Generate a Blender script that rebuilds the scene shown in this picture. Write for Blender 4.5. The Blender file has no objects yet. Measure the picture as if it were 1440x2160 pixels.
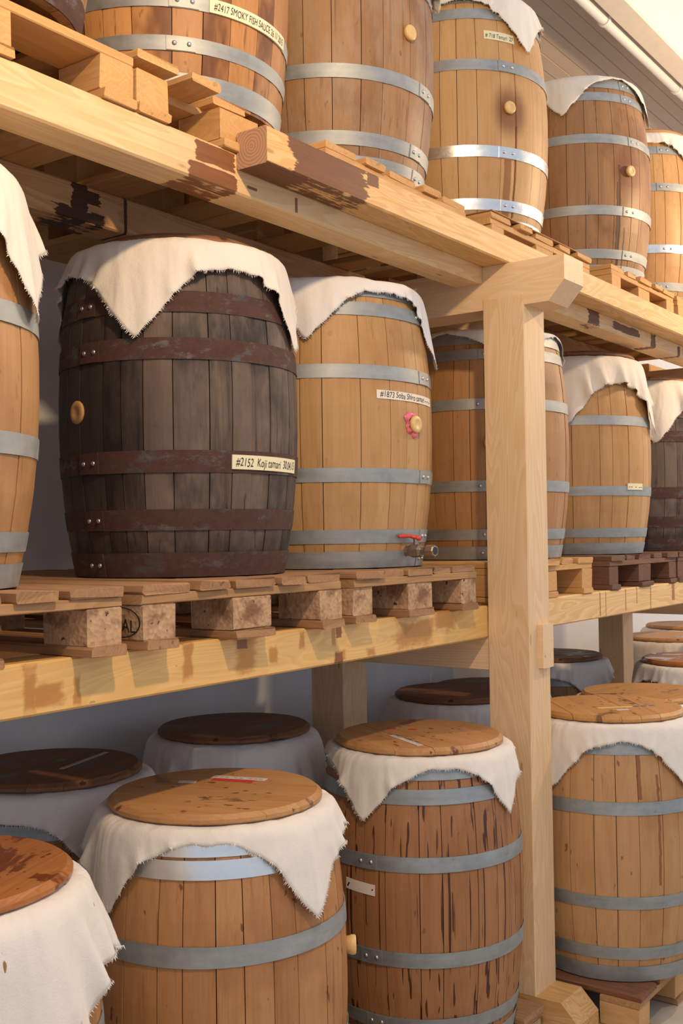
import bpy, math, random
import numpy as np
from mathutils import Vector, Matrix
random.seed(7); rng = np.random.default_rng(7)
sc = bpy.context.scene
C = sc.collection
PI = math.pi

# ------------------------------------------------------------------ camera
ZC = 1.672                                   # eye height above the floor
F_PX, YAW, PITCH, ROLL = 2303.094, math.radians(54.0234), math.radians(1.27358), math.radians(-0.80192)
def cam_axes():
    cy, sy, cp, sp = math.cos(YAW), math.sin(YAW), math.cos(PITCH), math.sin(PITCH)
    f = Vector((sy*cp, cy*cp, sp)); r = Vector((cy, -sy, 0)); u = r.cross(f)
    c, s = math.cos(ROLL), math.sin(ROLL)
    return c*r + s*u, -s*r + c*u, f
cr, cu, cf = cam_axes()
cd = bpy.data.cameras.new('camera'); cam = bpy.data.objects.new('camera', cd); C.objects.link(cam)
cd.sensor_fit = 'AUTO'; cd.sensor_width = 36; cd.lens = F_PX/2160*36; cd.clip_start = .05
cam.matrix_world = Matrix(((cr.x, cu.x, -cf.x, 0), (cr.y, cu.y, -cf.y, 0), (cr.z, cu.z, -cf.z, ZC), (0, 0, 0, 1)))
sc.camera = cam

# ------------------------------------------------------------------ light
w = bpy.data.worlds.new('sky'); sc.world = w; w.use_nodes = True
bg = w.node_tree.nodes['Background']; bg.inputs[0].default_value = (0.76, 0.84, 1.0, 1); bg.inputs[1].default_value = 0.82
for lx, watt in ((1.19, 145.0), (5.7, 155.0), (9.8, 150.0)):          # the room's warm hanging lamps, a row in front of the rack
    ld = bpy.data.lights.new('lamp', 'POINT'); lo = bpy.data.objects.new('lamp', ld); C.objects.link(lo)
    ld.energy = watt; ld.color = (1.0, 0.70, 0.40); ld.shadow_soft_size = .05; lo.location = (lx, .35, ZC+1.737)
sc.view_settings.view_transform = 'Standard'; sc.view_settings.look = 'None'
sc.view_settings.exposure = 0.05; sc.view_settings.gamma = 1.0; sc.view_settings.use_curve_mapping = False

# ------------------------------------------------------------------ helpers
def link_mesh(name, verts, faces, mat, parent=None, smooth=False, loc=None):
    me = bpy.data.meshes.new(name); me.from_pydata([tuple(v) for v in verts], [], faces)
    if smooth: me.polygons.foreach_set('use_smooth', [True]*len(me.polygons))
    me.update()
    o = bpy.data.objects.new(name, me); C.objects.link(o)
    if mat: me.materials.append(mat)
    if parent: o.parent = parent
    if loc: o.location = loc
    return o
def radial_normals(o, flags):
    """smooth cylindrical shading on the outer faces, flat elsewhere"""
    me = o.data; ns = []
    for p in me.polygons:
        for vi in p.vertices:
            if flags[p.index]:
                c = me.vertices[vi].co; n = Vector((c.x, c.y, 0)).normalized(); n.z = p.normal.z; ns.append(n.normalized())
            else: ns.append(p.normal.copy())
    me.polygons.foreach_set('use_smooth', [True]*len(me.polygons)); me.normals_split_custom_set(ns)
def share(src, name, parent, loc=(0, 0, 0), rot=(0, 0, 0), scale=(1, 1, 1)):
    o = src.copy(); C.objects.link(o); o.name = name; o.parent = parent; o.location = loc; o.rotation_euler = rot; o.scale = scale
    return o
def tag(o, label, cat, group=None):
    o['label'] = label; o['category'] = cat
    if group: o['group'] = group
    return o
def thing(name, label, cat, loc, group=None):
    o = bpy.data.objects.new(name, None); C.objects.link(o); o.location = loc; o.empty_display_size = .1
    return tag(o, label, cat, group)
def structure(o): o['kind'] = 'structure'; return o

class MB:
    """collects geometry for one mesh"""
    def __init__(s): s.v = []; s.f = []
    def add(s, v, f):
        n = len(s.v); s.v += [tuple(p) for p in v]; s.f += [tuple(i+n for i in q) for q in f]
    def box(s, a, b, bev=.002, jit=0.0):
        """box from corner a to b, edges along its long axis chamfered"""
        d = [b[i]-a[i] for i in range(3)]
        L = max(range(3), key=lambda i: d[i]); u, v = [i for i in range(3) if i != L]
        if (L, u, v) in ((1, 0, 2),): u, v = 2, 0
        bev = min(bev, d[u]*.3, d[v]*.3)
        prof = [(a[u]+bev, a[v]), (b[u]-bev, a[v]), (b[u], a[v]+bev), (b[u], b[v]-bev), (b[u]-bev, b[v]), (a[u]+bev, b[v]), (a[u], b[v]-bev), (a[u], a[v]+bev)]
        vs = []
        for t in (a[L], b[L]):
            for (p, q) in prof:
                w_ = [0, 0, 0]; w_[L] = t + (random.uniform(-jit, jit)*2 if jit else 0); w_[u] = p + (random.uniform(-jit, jit) if jit else 0); w_[v] = q + (random.uniform(-jit, jit) if jit else 0)
                vs.append(w_)
        fs = [tuple(reversed(range(8))), tuple(range(8, 16))] + [(i, (i+1) % 8, 8+(i+1) % 8, 8+i) for i in range(8)]
        s.add(vs, fs)
    def prism(s, poly, axis, t0, t1):
        n = len(poly); vs = []
        for t in (t0, t1):
            for p in poly:
                if axis == 'x': vs.append((t, p[0], p[1]))
                elif axis == 'y': vs.append((p[0], t, p[1]))
                else: vs.append((p[0], p[1], t))
        s.add(vs, [tuple(range(n)), tuple(reversed(range(n, 2*n)))] + [(i, i+n, (i+1) % n + n, (i+1) % n) for i in range(n)])
    def lathe(s, prof, M=None, n=16, cap=True):
        vs = []
        for (r, z) in prof:
            for k in range(n):
                p = Vector((r*math.cos(2*PI*k/n), r*math.sin(2*PI*k/n), z)); vs.append(M @ p if M else p)
        fs = []
        for i in range(len(prof)-1):
            for k in range(n): fs.append((i*n+k, i*n+(k+1) % n, (i+1)*n+(k+1) % n, (i+1)*n+k))
        if cap:
            fs.append(tuple(reversed(range(n)))); fs.append(tuple(range((len(prof)-1)*n, len(prof)*n)))
        s.add(vs, fs)
    def tube(s, pts, r, n=8):
        pts = [Vector(p) for p in pts]; vs = []
        for i, p in enumerate(pts):
            t = (pts[min(i+1, len(pts)-1)] - pts[max(i-1, 0)]).normalized()
            a = t.orthogonal().normalized() if i == 0 else (a - a.dot(t)*t).normalized()
            b = t.cross(a); rr = r[i] if isinstance(r, (list, tuple)) else r
            vs += [p + rr*(math.cos(2*PI*k/n)*a + math.sin(2*PI*k/n)*b) for k in range(n)]
        fs = [(i*n+k, i*n+(k+1) % n, (i+1)*n+(k+1) % n, (i+1)*n+k) for i in range(len(pts)-1) for k in range(n)]
        fs += [tuple(reversed(range(n))), tuple(range((len(pts)-1)*n, len(pts)*n))]
        s.add(vs, fs)
    def build(s, name, mat, parent=None, smooth=False, origin=None):
        if origin: return link_mesh(name, [(x-origin[0], y-origin[1], z-origin[2]) for x, y, z in s.v], s.f, mat, parent, smooth, origin)
        return link_mesh(name, s.v, s.f, mat, parent, smooth)

# ------------------------------------------------------------------ materials
class N:
    def __init__(s, name):
        s.m = bpy.data.materials.new(name); s.m.use_nodes = True; s.t = s.m.node_tree; s.n = s.t.nodes
        s.b = s.n['Principled BSDF']; s.tc = s.n.new('ShaderNodeTexCoord')
    def L(s, a, b): s.t.links.new(a, b)
    def val(s, sock, v):
        if hasattr(v, 'is_output'): s.L(v, sock)
        else: sock.default_value = v
    def math(s, op, a, b=0.0, c=None):
        n = s.n.new('ShaderNodeMath'); n.operation = op; s.val(n.inputs[0], a); s.val(n.inputs[1], b)
        if c is not None: s.val(n.inputs[2], c)
        return n.outputs[0]
    def mapping(s, scale, coord=None, loc=(0, 0, 0)):
        n = s.n.new('ShaderNodeMapping'); n.inputs['Scale'].default_value = scale; s.val(n.inputs['Location'], loc)
        s.L(coord or s.tc.outputs['Object'], n.inputs[0]); return n.outputs[0]
    def noise(s, vec, scale=1, detail=4, rough=.6, dist=0, dim='3D', wv=0):
        n = s.n.new('ShaderNodeTexNoise'); n.noise_dimensions = dim
        n.inputs['Scale'].default_value = scale; n.inputs['Detail'].default_value = detail; n.inputs['Roughness'].default_value = rough; n.inputs['Distortion'].default_value = dist
        s.L(vec, n.inputs['Vector'])
        if dim == '4D': s.val(n.inputs['W'], wv)
        return n.outputs[0]
    def ramp(s, fac, stops):
        n = s.n.new('ShaderNodeValToRGB'); e = n.color_ramp.elements
        while len(e) < len(stops): e.new(.5)
        for q, (p, c) in zip(e, stops):
            q.position = p; q.color = (*c, 1) if isinstance(c, tuple) else (c, c, c, 1)
        s.L(fac, n.inputs[0]); return n.outputs[0]
    def mix(s, fac, a, b, mode='MIX'):
        n = s.n.new('ShaderNodeMix'); n.data_type = 'RGBA'; n.blend_type = mode
        s.val(n.inputs['Factor'], fac)
        for k, v in ((6, a), (7, b)):
            if hasattr(v, 'is_output'): s.L(v, n.inputs[k])
            else: n.inputs[k].default_value = (*v, 1)
        return n.outputs[2]
    def smooth(s, x, lo, hi):
        n = s.n.new('ShaderNodeMapRange'); n.interpolation_type = 'SMOOTHSTEP'; s.val(n.inputs[0], x)
        n.inputs[1].default_value = lo; n.inputs[2].default_value = hi; return n.outputs[0]
    def xyz(s, coord=None):
        n = s.n.new('ShaderNodeSeparateXYZ'); s.L(coord or s.tc.outputs['Object'], n.inputs[0]); return n.outputs
    def rand(s): return s.n.new('ShaderNodeObjectInfo').outputs['Random']
    def bump(s, h, strength, dist=.002):
        n = s.n.new('ShaderNodeBump'); n.inputs['Strength'].default_value = strength; n.inputs['Distance'].default_value = dist
        s.L(h, n.inputs['Height']); s.L(n.outputs[0], s.b.inputs['Normal'])
    def done(s, col, rough=.6, metal=0.0, spec=.4):
        s.val(s.b.inputs['Base Color'], col if hasattr(col, 'is_output') else (*col, 1)); s.val(s.b.inputs['Roughness'], rough); s.val(s.b.inputs['Metallic'], metal)
        s.b.inputs['Specular IOR Level'].default_value = spec
        return s.m
def stretch(axis, along, across):
    return tuple(along if i == axis else across for i in range(3))

def box_mask(k, boxes, axis=0, fibre=70, rag=.5, soft=.93):
    """ragged soaked-in patches: boxes = (centre along, centre z, half along, half z)"""
    x = k.xyz()
    nz = k.noise(k.mapping(stretch(axis, 5, fibre)), 1, 3, .7)
    iso = k.noise(k.mapping((17, 17, 17)), 1, 3, .6)
    nz = k.math('ADD', k.math('MULTIPLY', nz, .6), k.math('MULTIPLY', iso, .4))
    out = None
    for (ca, cz, ha, hz) in boxes:
        da = k.math('DIVIDE', k.math('ABSOLUTE', k.math('SUBTRACT', x[axis], ca)), ha)
        dz = k.math('DIVIDE', k.math('ABSOLUTE', k.math('SUBTRACT', x[2], cz)), hz)
        d = k.math('ADD', k.math('MAXIMUM', da, dz), k.math('MULTIPLY', k.math('SUBTRACT', nz, .5), rag*2))
        m = k.math('SUBTRACT', 1.0, k.smooth(d, soft, 1.0))
        out = m if out is None else k.math('MAXIMUM', out, m)
    return out

def timber(name, light, dark, axis, stains=None, stain_col=(.12, .03, .008), wet=None, wet_col=(.42, .17, .03), knots=.5, grain=1.0, spots=0.0, rag=.5, rough=.55):
    """planed softwood, grain along axis, knots, optional soaked stains"""
    k = N(name); r = k.rand()
    off = k.n.new('ShaderNodeCombineXYZ'); k.L(k.math('MULTIPLY', r, 17.0), off.inputs[0]); k.L(k.math('MULTIPLY', r, 9.0), off.inputs[1]); k.L(k.math('MULTIPLY', r, 5.0), off.inputs[2])
    big = k.noise(k.mapping(stretch(axis, .9, 9), loc=off.outputs[0]), 1, 2, .5, .6)
    # growth rings as bands of a warped distance
    rings = k.math('FRACT', k.math('MULTIPLY', big, 17.0))
    rings = k.math('MULTIPLY', k.smooth(rings, .05, .8), k.math('SUBTRACT', 1.0, k.smooth(rings, .88, 1.0)))
    fine = k.noise(k.mapping(stretch(axis, 3, 160), loc=off.outputs[0]), 1, 4, .6)
    f = k.math('ADD', k.math('MULTIPLY', rings, .55*grain), k.math('MULTIPLY', fine, .6))
    col = k.ramp(f, [(.12, light), (.95, dark)])
    col = k.mix(k.math('MULTIPLY', r, .3), col, dark, 'MIX')
    if knots:
        v = k.n.new('ShaderNodeTexVoronoi'); v.inputs['Scale'].default_value = 1.0
        k.L(k.mapping(stretch(axis, 3.4, 13), loc=off.outputs[0]), v.inputs['Vector'])
        kn = k.math('SUBTRACT', 1.0, k.smooth(k.math('ADD', v.outputs['Distance'], k.math('MULTIPLY', fine, .05)), .06, .12))
        col = k.mix(k.math('MULTIPLY', kn, knots), col, (.20, .075, .025))
    if spots:
        v2 = k.noise(k.mapping(stretch(axis, 18, 40)), 1, 2, .5)
        col = k.mix(k.math('MULTIPLY', k.smooth(v2, .70, .74), spots), col, (.10, .035, .012))
    rg = k.math('ADD', k.math('MULTIPLY', fine, .2), rough-.1)
    if wet:
        m = box_mask(k, wet, axis, 22, 1.1, .45); col = k.mix(k.math('MULTIPLY', m, .85), col, wet_col)
    if stains:
        m = box_mask(k, stains, axis, 70, rag); n2 = k.noise(k.mapping(stretch(axis, 8, 60)), 1, 3, .6)
        dc = k.mix(n2, stain_col, tuple(c*.45 for c in stain_col))
        col = k.mix(k.math('MULTIPLY', m, .93), col, dc); rg = k.math('SUBTRACT', rg, k.math('MULTIPLY', m, .02))
    k.bump(fine, .25, .001)
    return k.done(col, rg)

def end_grain(name, a, b, cx, cy, cz, axis, scale=150):
    k = N(name)
    x = k.xyz(); i, j = [q for q in range(3) if q != axis]; c = (cx, cy, cz)
    n = k.noise(k.mapping((18, 18, 18)), 1, 2, .5)
    d = k.math('SQRT', k.math('ADD', k.math('POWER', k.math('SUBTRACT', x[i], c[i]), 2.0), k.math('POWER', k.math('SUBTRACT', x[j], c[j]), 2.0)))
    d = k.math('ADD', d, k.math('MULTIPLY', n, .012))
    s = k.math('SINE', k.math('MULTIPLY', d, scale*4.5))
    return k.done(k.ramp(k.math('ADD', k.math('MULTIPLY', s, .35), .5), [(.2, a), (.9, b)]), .8)

def oak(name, cols, tint=.35, blotch=.4, drips=0.0, drip_col=(.05, .013, .006), rough=.5, speck=.3, streak=.5, drip_scale=26.0, drip_lo=.60, edge=.5, bungstain=None, grey=None, dstain=None, darkst=0.0, soak=(.16, .045, .015)):
    """barrel staves: grain upright, each stave its own tint; drips run down from the top"""
    k = N(name); r = k.rand()
    off = k.n.new('ShaderNodeCombineXYZ'); k.L(k.math('MULTIPLY', r, 11.0), off.inputs[0]); k.L(k.math('MULTIPLY', r, 7.0), off.inputs[2])
    fine = k.noise(k.mapping((150, 150, 5), loc=off.outputs[0]), 1, 5, .65)
    mid = k.noise(k.mapping((28, 28, 2.2), loc=off.outputs[0]), 1, 4, .6)
    big = k.noise(k.mapping((4, 4, 3.2)), 1, 4, .6)
    f = k.math('ADD', k.math('MULTIPLY', fine, .45), k.math('MULTIPLY', mid, .55))
    col = k.ramp(f, [(.25, cols[0]), (.52, cols[1]), (.8, cols[2])])
    r2 = k.math('FRACT', k.math('MULTIPLY', r, 37.31))
    col = k.mix(k.math('MULTIPLY', r2, tint), col, cols[2], 'MULTIPLY' if tint > .8 else 'MIX')
    r3 = k.math('FRACT', k.math('MULTIPLY', r, 91.7))
    col = k.mix(k.math('MULTIPLY', r3, tint*.6), col, cols[0])
    if darkst:
        r4 = k.math('FRACT', k.math('MULTIPLY', r, 53.9)); patch = k.noise(k.mapping((9, 9, 3.5), loc=off.outputs[0]), 1, 3, .6)
        col = k.mix(k.math('MULTIPLY', k.math('LESS_THAN', r4, darkst), k.smooth(patch, .38, .60)), col, tuple(c*.55 for c in cols[2]))
    col = k.mix(k.math('MULTIPLY', k.smooth(big, .48, .68), blotch), col, cols[2])
    if streak:
        s = k.noise(k.mapping((70, 70, 1.1)), 1, 3, .6)
        col = k.mix(k.math('MULTIPLY', k.smooth(s, .60, .72), streak), col, tuple(c*.35 for c in cols[2]))
    if grey:
        g = k.noise(k.mapping((14, 14, 5)), 1, 4, .7); col = k.mix(k.math('MULTIPLY', k.smooth(g, .42, .68), grey[0]), col, grey[1])
    x = k.xyz()
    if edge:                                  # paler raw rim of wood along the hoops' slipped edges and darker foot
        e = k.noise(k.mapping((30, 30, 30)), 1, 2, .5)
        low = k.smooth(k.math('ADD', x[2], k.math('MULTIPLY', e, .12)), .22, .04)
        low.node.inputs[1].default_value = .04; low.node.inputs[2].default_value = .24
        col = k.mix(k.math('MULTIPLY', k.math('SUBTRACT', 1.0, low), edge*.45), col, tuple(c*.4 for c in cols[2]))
    if speck:
        sp = k.noise(k.mapping((42, 42, 18)), 1, 2, .5)
        col = k.mix(k.math('MULTIPLY', k.smooth(sp, .69, .73), speck), col, (.09, .028, .01))
    rg = rough
    if drips:
        d = k.noise(k.mapping((drip_scale, drip_scale, .14)), 1, 1, .5)
        wz = k.noise(k.mapping((9, 9, 9)), 1, 2, .5)
        reg = k.noise(k.mapping((3.1, 3.1, .3), loc=(3.3, 1.7, 0)), 1, 1, .5)
        m = k.math('MULTIPLY', k.smooth(k.math('ADD', d, k.math('MULTIPLY', k.math('SUBTRACT', wz, .5), .06)), drip_lo, drip_lo+.025), k.smooth(reg, .34, .46))
        col = k.mix(k.math('MULTIPLY', m, drips), col, drip_col); rg = k.math('SUBTRACT', rough, k.math('MULTIPLY', m, .25))
    if dstain:                                # single runs: list of (angle deg, z top, z bottom, half width)
        for (ang, zt, zb, hw) in dstain:
            a = math.radians(ang)
            t = k.math('ADD', k.math('MULTIPLY', x[0], -math.sin(a)), k.math('MULTIPLY', x[1], math.cos(a)))
            fr = k.math('ADD', k.math('MULTIPLY', x[0], math.cos(a)), k.math('MULTIPLY', x[1], math.sin(a)))
            wob = k.noise(k.mapping((3, 3, 14)), 1, 3, .7)
            dx = k.math('ABSOLUTE', k.math('ADD', t, k.math('MULTIPLY', k.math('SUBTRACT', wob, .5), .014)))
            m = k.math('SUBTRACT', 1.0, k.smooth(dx, hw*.6, hw))
            m = k.math('MULTIPLY', m, k.math('MULTIPLY', k.math('LESS_THAN', x[2], zt), k.math('GREATER_THAN', x[2], zb)))
            m = k.math('MULTIPLY', m, k.math('GREATER_THAN', fr, 0.0))
            col = k.mix(k.math('MULTIPLY', m, .8), col, drip_col)
    if bungstain:                             # dark halo soaked round the bung: (angle, z, radius)
        a = math.radians(bungstain[0])
        t = k.math('ADD', k.math('MULTIPLY', x[0], -math.sin(a)), k.math('MULTIPLY', x[1], math.cos(a)))
        fr = k.math('ADD', k.math('MULTIPLY', x[0], math.cos(a)), k.math('MULTIPLY', x[1], math.sin(a)))
        dz = k.math('MULTIPLY', k.math('SUBTRACT', x[2], bungstain[1]), .8)
        d = k.math('SQRT', k.math('ADD', k.math('MULTIPLY', t, t), k.math('MULTIPLY', dz, dz)))
        d = k.math('ADD', d, k.math('MULTIPLY', k.math('SUBTRACT', mid, .5), .05))
        m = k.math('MULTIPLY', k.math('SUBTRACT', 1.0, k.smooth(d, bungstain[2]*.35, bungstain[2])), k.math('GREATER_THAN', fr, 0.0))
        col = k.mix(k.math('MULTIPLY', m, .75), col, soak)
    k.bump(f, .35, .0012)
    return k.done(col, rg, 0, .35)

def metal(name, a, b, rough=.38, met=.9, rust=None):
    k = N(name)
    n1 = k.noise(k.mapping((24, 24, 24)), 1, 5, .7); n2 = k.noise(k.mapping((6, 6, 30)), 1, 4, .6)
    f = k.math('ADD', k.math('MULTIPLY', n1, .5), k.math('MULTIPLY', n2, .5))
    col = k.ramp(f, [(.3, a), (.7, b)]); rg = k.math('ADD', k.math('MULTIPLY', n1, .35), rough-.15); mt = met
    if rust:
        q = k.noise(k.mapping((11, 11, 22)), 1, 6, .75); fine = k.noise(k.mapping((60, 60, 60)), 1, 3, .6)
        m = k.smooth(k.math('ADD', q, k.math('MULTIPLY', fine, .15)), rust[0], rust[0]+.12)
        col = k.mix(m, col, k.mix(fine, rust[1], rust[2])); mt = k.math('MULTIPLY', k.math('SUBTRACT', 1.0, m), met); rg = k.math('ADD', rg, k.math('MULTIPLY', m, .3))
    k.bump(n1, .15, .001)
    return k.done(col, rg, mt, .5)

def plain(name, col, rough=.6, met=0.0, var=.12, scale=40, bump=0.0, spec=.4):
    k = N(name); n = k.noise(k.mapping((scale,)*3), 1, 4, .6)
    c = k.mix(n, tuple(x*(1-var) for x in col), tuple(min(1, x*(1+var)) for x in col))
    if bump: k.bump(n, bump, .002)
    return k.done(c, rough, met, spec)

def cloth_mat(name, col, stains=0.0):
    k = N(name)
    w1 = k.noise(k.mapping((260, 260, 260)), 1, 2, .5); n = k.noise(k.mapping((7, 7, 7)), 1, 4, .6)
    c = k.mix(n, tuple(x*.93 for x in col), col)
    if stains:
        s = k.noise(k.mapping((11, 11, 7)), 1, 2, .45); s2 = k.noise(k.mapping((35, 35, 12), loc=(4, 2, 1)), 1, 2, .5)
        c = k.mix(k.math('MULTIPLY', k.smooth(s, .665, .68), stains), c, (.42, .2, .06))
        c = k.mix(k.math('MULTIPLY', k.smooth(s2, .69, .71), stains), c, (.30, .11, .03))
    fold = k.noise(k.mapping((10, 10, 1.6)), 1, 2, .5, .5); soft_ = k.noise(k.mapping((16, 16, 12)), 1, 3, .55)
    k.bump(k.math('ADD', k.math('MULTIPLY', fold, 14.0), k.math('ADD', k.math('MULTIPLY', soft_, 3.5), k.math('MULTIPLY', w1, .5))), .5, .0022)
    k.b.inputs['Sheen Weight'].default_value = .15
    return k.done(c, .92, 0, .1)

def lid_mat(name, cols, stain, gloss=.38, amt=.8, lo=.55):
    """oak lid: grain along x, dark splashes of sauce"""
    k = N(name); r = k.rand()
    off = k.n.new('ShaderNodeCombineXYZ'); k.L(k.math('MULTIPLY', r, 7.0), off.inputs[0])
    fine = k.noise(k.mapping((6, 130, 130), loc=off.outputs[0]), 1, 4, .6); mid = k.noise(k.mapping((2.5, 22, 22), loc=off.outputs[0]), 1, 3, .6)
    f = k.math('ADD', k.math('MULTIPLY', fine, .5), k.math('MULTIPLY', mid, .5))
    c = k.ramp(f, [(.25, cols[0]), (.5, cols[1]), (.8, cols[2])])
    c = k.mix(k.math('MULTIPLY', r, .4), c, cols[2])
    s = k.noise(k.mapping((5, 8, 6)), 1, 4, .65, .5); s2 = k.noise(k.mapping((22, 38, 20)), 1, 2, .5)
    m = k.math('MAXIMUM', k.smooth(s, lo, lo+.06), k.smooth(s2, .68, .70))
    c = k.mix(k.math('MULTIPLY', m, amt), c, stain)
    k.bump(f, .2, .001)
    return k.done(c, k.math('SUBTRACT', gloss+.15, k.math('MULTIPLY', m, .25)), 0, .4)

M = {}
PINE = ((.80, .55, .31), (.62, .36, .16)); GOLD = ((.80, .50, .17), (.60, .30, .07))
M['post'] = timber('pine_post', (.82, .60, .36), (.68, .43, .21), 2, knots=.45, grain=.75)
M['cross'] = timber('pine_crossbeam', (.82, .61, .38), (.70, .46, .24), 1, knots=.4, grain=.7)
M['foot'] = timber('pine_foot', (.74, .46, .20), (.55, .28, .09), 1, knots=.3, spots=.5)
M['end'] = end_grain('pine_end_grain', (.78, .55, .33), (.50, .27, .12), 0, 0, 0, 1)
M['wall'] = plain('limewash_wall', (.84, .83, .83), .9, 0, .05, 9, .15)
M['ceil'] = plain('limewash_boards_shade_toned', (.52, .43, .35), .85, 0, .08, 14, .2)  # brown-grey because the shade over the limewashed ceiling is put into the colour
M['plaster'] = plain('rough_plaster', (.80, .74, .66), .9, 0, .08, 22, .6)
M['floor'] = plain('concrete_floor', (.46, .40, .32), .7, 0, .15, 12, .1)
M['pipe'] = plain('white_pipe', (.82, .80, .76), .35, 0, .03, 20)
M['steel'] = metal('galvanised_steel', (.27, .28, .27), (.44, .45, .43), .55, .65)
M['steel_blue'] = metal('blue_grey_galvanised_steel', (.25, .275, .275), (.42, .445, .44), .52, .65, rust=(.66, (.18, .13, .07), (.30, .22, .12)))
M['steel_bright'] = metal('bright_steel', (.62, .62, .60), (.80, .80, .78), .28, .95)
M['rust'] = metal('rusted_iron', (.05, .045, .04), (.15, .13, .115), .5, .5, rust=(.44, (.035, .014, .010), (.10, .038, .022)))
M['rivet'] = metal('rivet_steel', (.55, .55, .52), (.75, .75, .72), .3, .9)
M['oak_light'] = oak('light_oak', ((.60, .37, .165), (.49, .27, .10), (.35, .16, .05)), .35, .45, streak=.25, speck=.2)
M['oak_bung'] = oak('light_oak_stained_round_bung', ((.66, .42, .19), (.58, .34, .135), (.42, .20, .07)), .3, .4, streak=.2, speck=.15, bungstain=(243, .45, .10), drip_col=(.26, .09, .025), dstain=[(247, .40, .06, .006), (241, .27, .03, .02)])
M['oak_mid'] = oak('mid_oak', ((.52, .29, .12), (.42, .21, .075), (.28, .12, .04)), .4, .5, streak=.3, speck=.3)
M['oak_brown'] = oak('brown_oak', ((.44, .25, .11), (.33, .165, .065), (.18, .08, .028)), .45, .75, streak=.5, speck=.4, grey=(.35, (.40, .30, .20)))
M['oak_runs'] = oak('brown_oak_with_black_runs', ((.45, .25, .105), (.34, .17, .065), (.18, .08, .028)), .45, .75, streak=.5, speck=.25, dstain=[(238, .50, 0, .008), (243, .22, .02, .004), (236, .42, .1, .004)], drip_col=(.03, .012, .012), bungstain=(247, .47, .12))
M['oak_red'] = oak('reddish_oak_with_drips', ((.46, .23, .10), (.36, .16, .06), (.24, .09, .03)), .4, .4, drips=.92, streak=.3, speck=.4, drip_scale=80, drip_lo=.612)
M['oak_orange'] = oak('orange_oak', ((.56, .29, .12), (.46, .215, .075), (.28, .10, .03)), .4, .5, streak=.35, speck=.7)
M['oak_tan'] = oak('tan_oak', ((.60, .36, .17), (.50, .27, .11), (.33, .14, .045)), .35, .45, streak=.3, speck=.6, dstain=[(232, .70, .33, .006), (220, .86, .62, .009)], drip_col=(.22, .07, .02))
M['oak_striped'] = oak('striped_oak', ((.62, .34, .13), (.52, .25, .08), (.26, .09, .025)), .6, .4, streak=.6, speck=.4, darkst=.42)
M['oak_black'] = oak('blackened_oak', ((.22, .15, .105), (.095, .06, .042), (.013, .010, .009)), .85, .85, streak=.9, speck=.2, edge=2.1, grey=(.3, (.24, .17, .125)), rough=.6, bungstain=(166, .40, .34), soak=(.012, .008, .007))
M['lid_a'] = lid_mat('oak_lid_orange', ((.60, .34, .15), (.50, .25, .09), (.34, .15, .05)), (.10, .028, .01), lo=.59)
M['lid_b'] = lid_mat('oak_lid_dark', ((.34, .17, .08), (.24, .11, .05), (.15, .06, .03)), (.055, .02, .012), .50, lo=.54)
M['lid_c'] = lid_mat('oak_lid_golden', ((.62, .34, .12), (.52, .26, .08), (.38, .17, .05)), (.12, .05, .03), lo=.58)
M['lid_d'] = lid_mat('oak_lid_wet_red', ((.50, .22, .07), (.40, .15, .04), (.24, .07, .02)), (.13, .025, .01), .22, lo=.52)
M['cloth'] = cloth_mat('cotton', (.80, .73, .63)); M['cloth_s'] = cloth_mat('cotton_splashed', (.80, .73, .64), .9)
M['cloth_w'] = cloth_mat('cotton_white', (.82, .79, .76))
M['silicone'] = plain('silicone_bung', (.72, .46, .18), .4, 0, .08, 60)
M['bungwood'] = plain('wooden_bung', (.52, .28, .11), .6, 0, .15, 60)
M['wax'] = plain('pink_wax', (.75, .16, .22), .35, 0, .35, 70, .4)
M['brass'] = metal('tarnished_brass', (.26, .20, .15), (.50, .42, .34), .35, .9)
M['red'] = plain('red_plastic', (.62, .06, .04), .35)
M['paper'] = plain('paper_tape', (.80, .72, .47), .7, 0, .04, 90); M['paper_w'] = plain('white_tape', (.80, .70, .58), .7, 0, .05, 90)
M['ink'] = plain('black_ink', (.02, .018, .016), .6); M['stk_red'] = plain('red_print', (.60, .04, .03), .5); M['stk_blue'] = plain('blue_print', (.05, .12, .28), .5)
M['stk_white'] = plain('white_print', (.62, .56, .48), .6); M['stk_green'] = plain('green_print', (.10, .28, .08), .6)
M['stk_yellow'] = plain('yellow_tape', (.74, .55, .18), .5)
M['pal_light'] = timber('pallet_wood_light', (.67, .39, .155), (.48, .245, .08), 1, knots=.3, spots=.3, grain=.45, rough=.75)
M['pal_lightx'] = timber('pallet_wood_light_cross', (.67, .39, .155), (.48, .245, .08), 0, knots=.3, spots=.3, grain=.45, rough=.75)
M['pal_brown'] = timber('pallet_wood_brown', (.44, .24, .11), (.25, .12, .05), 1, knots=.4, spots=.5, grain=.45, rough=.8)
M['pal_brownx'] = timber('pallet_wood_brown_cross', (.50, .28, .12), (.28, .14, .055), 0, knots=.4, spots=.4, grain=.45, rough=.8)
M['pal_dark'] = timber('pallet_wood_dark', (.20, .10, .055), (.09, .04, .022), 1, knots=.4, spots=.6, grain=.45, rough=.75)
M['pal_darkx'] = timber('pallet_wood_dark_cross', (.24, .12, .06), (.10, .045, .025), 0, knots=.4, spots=.6, grain=.45, rough=.75)
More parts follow.
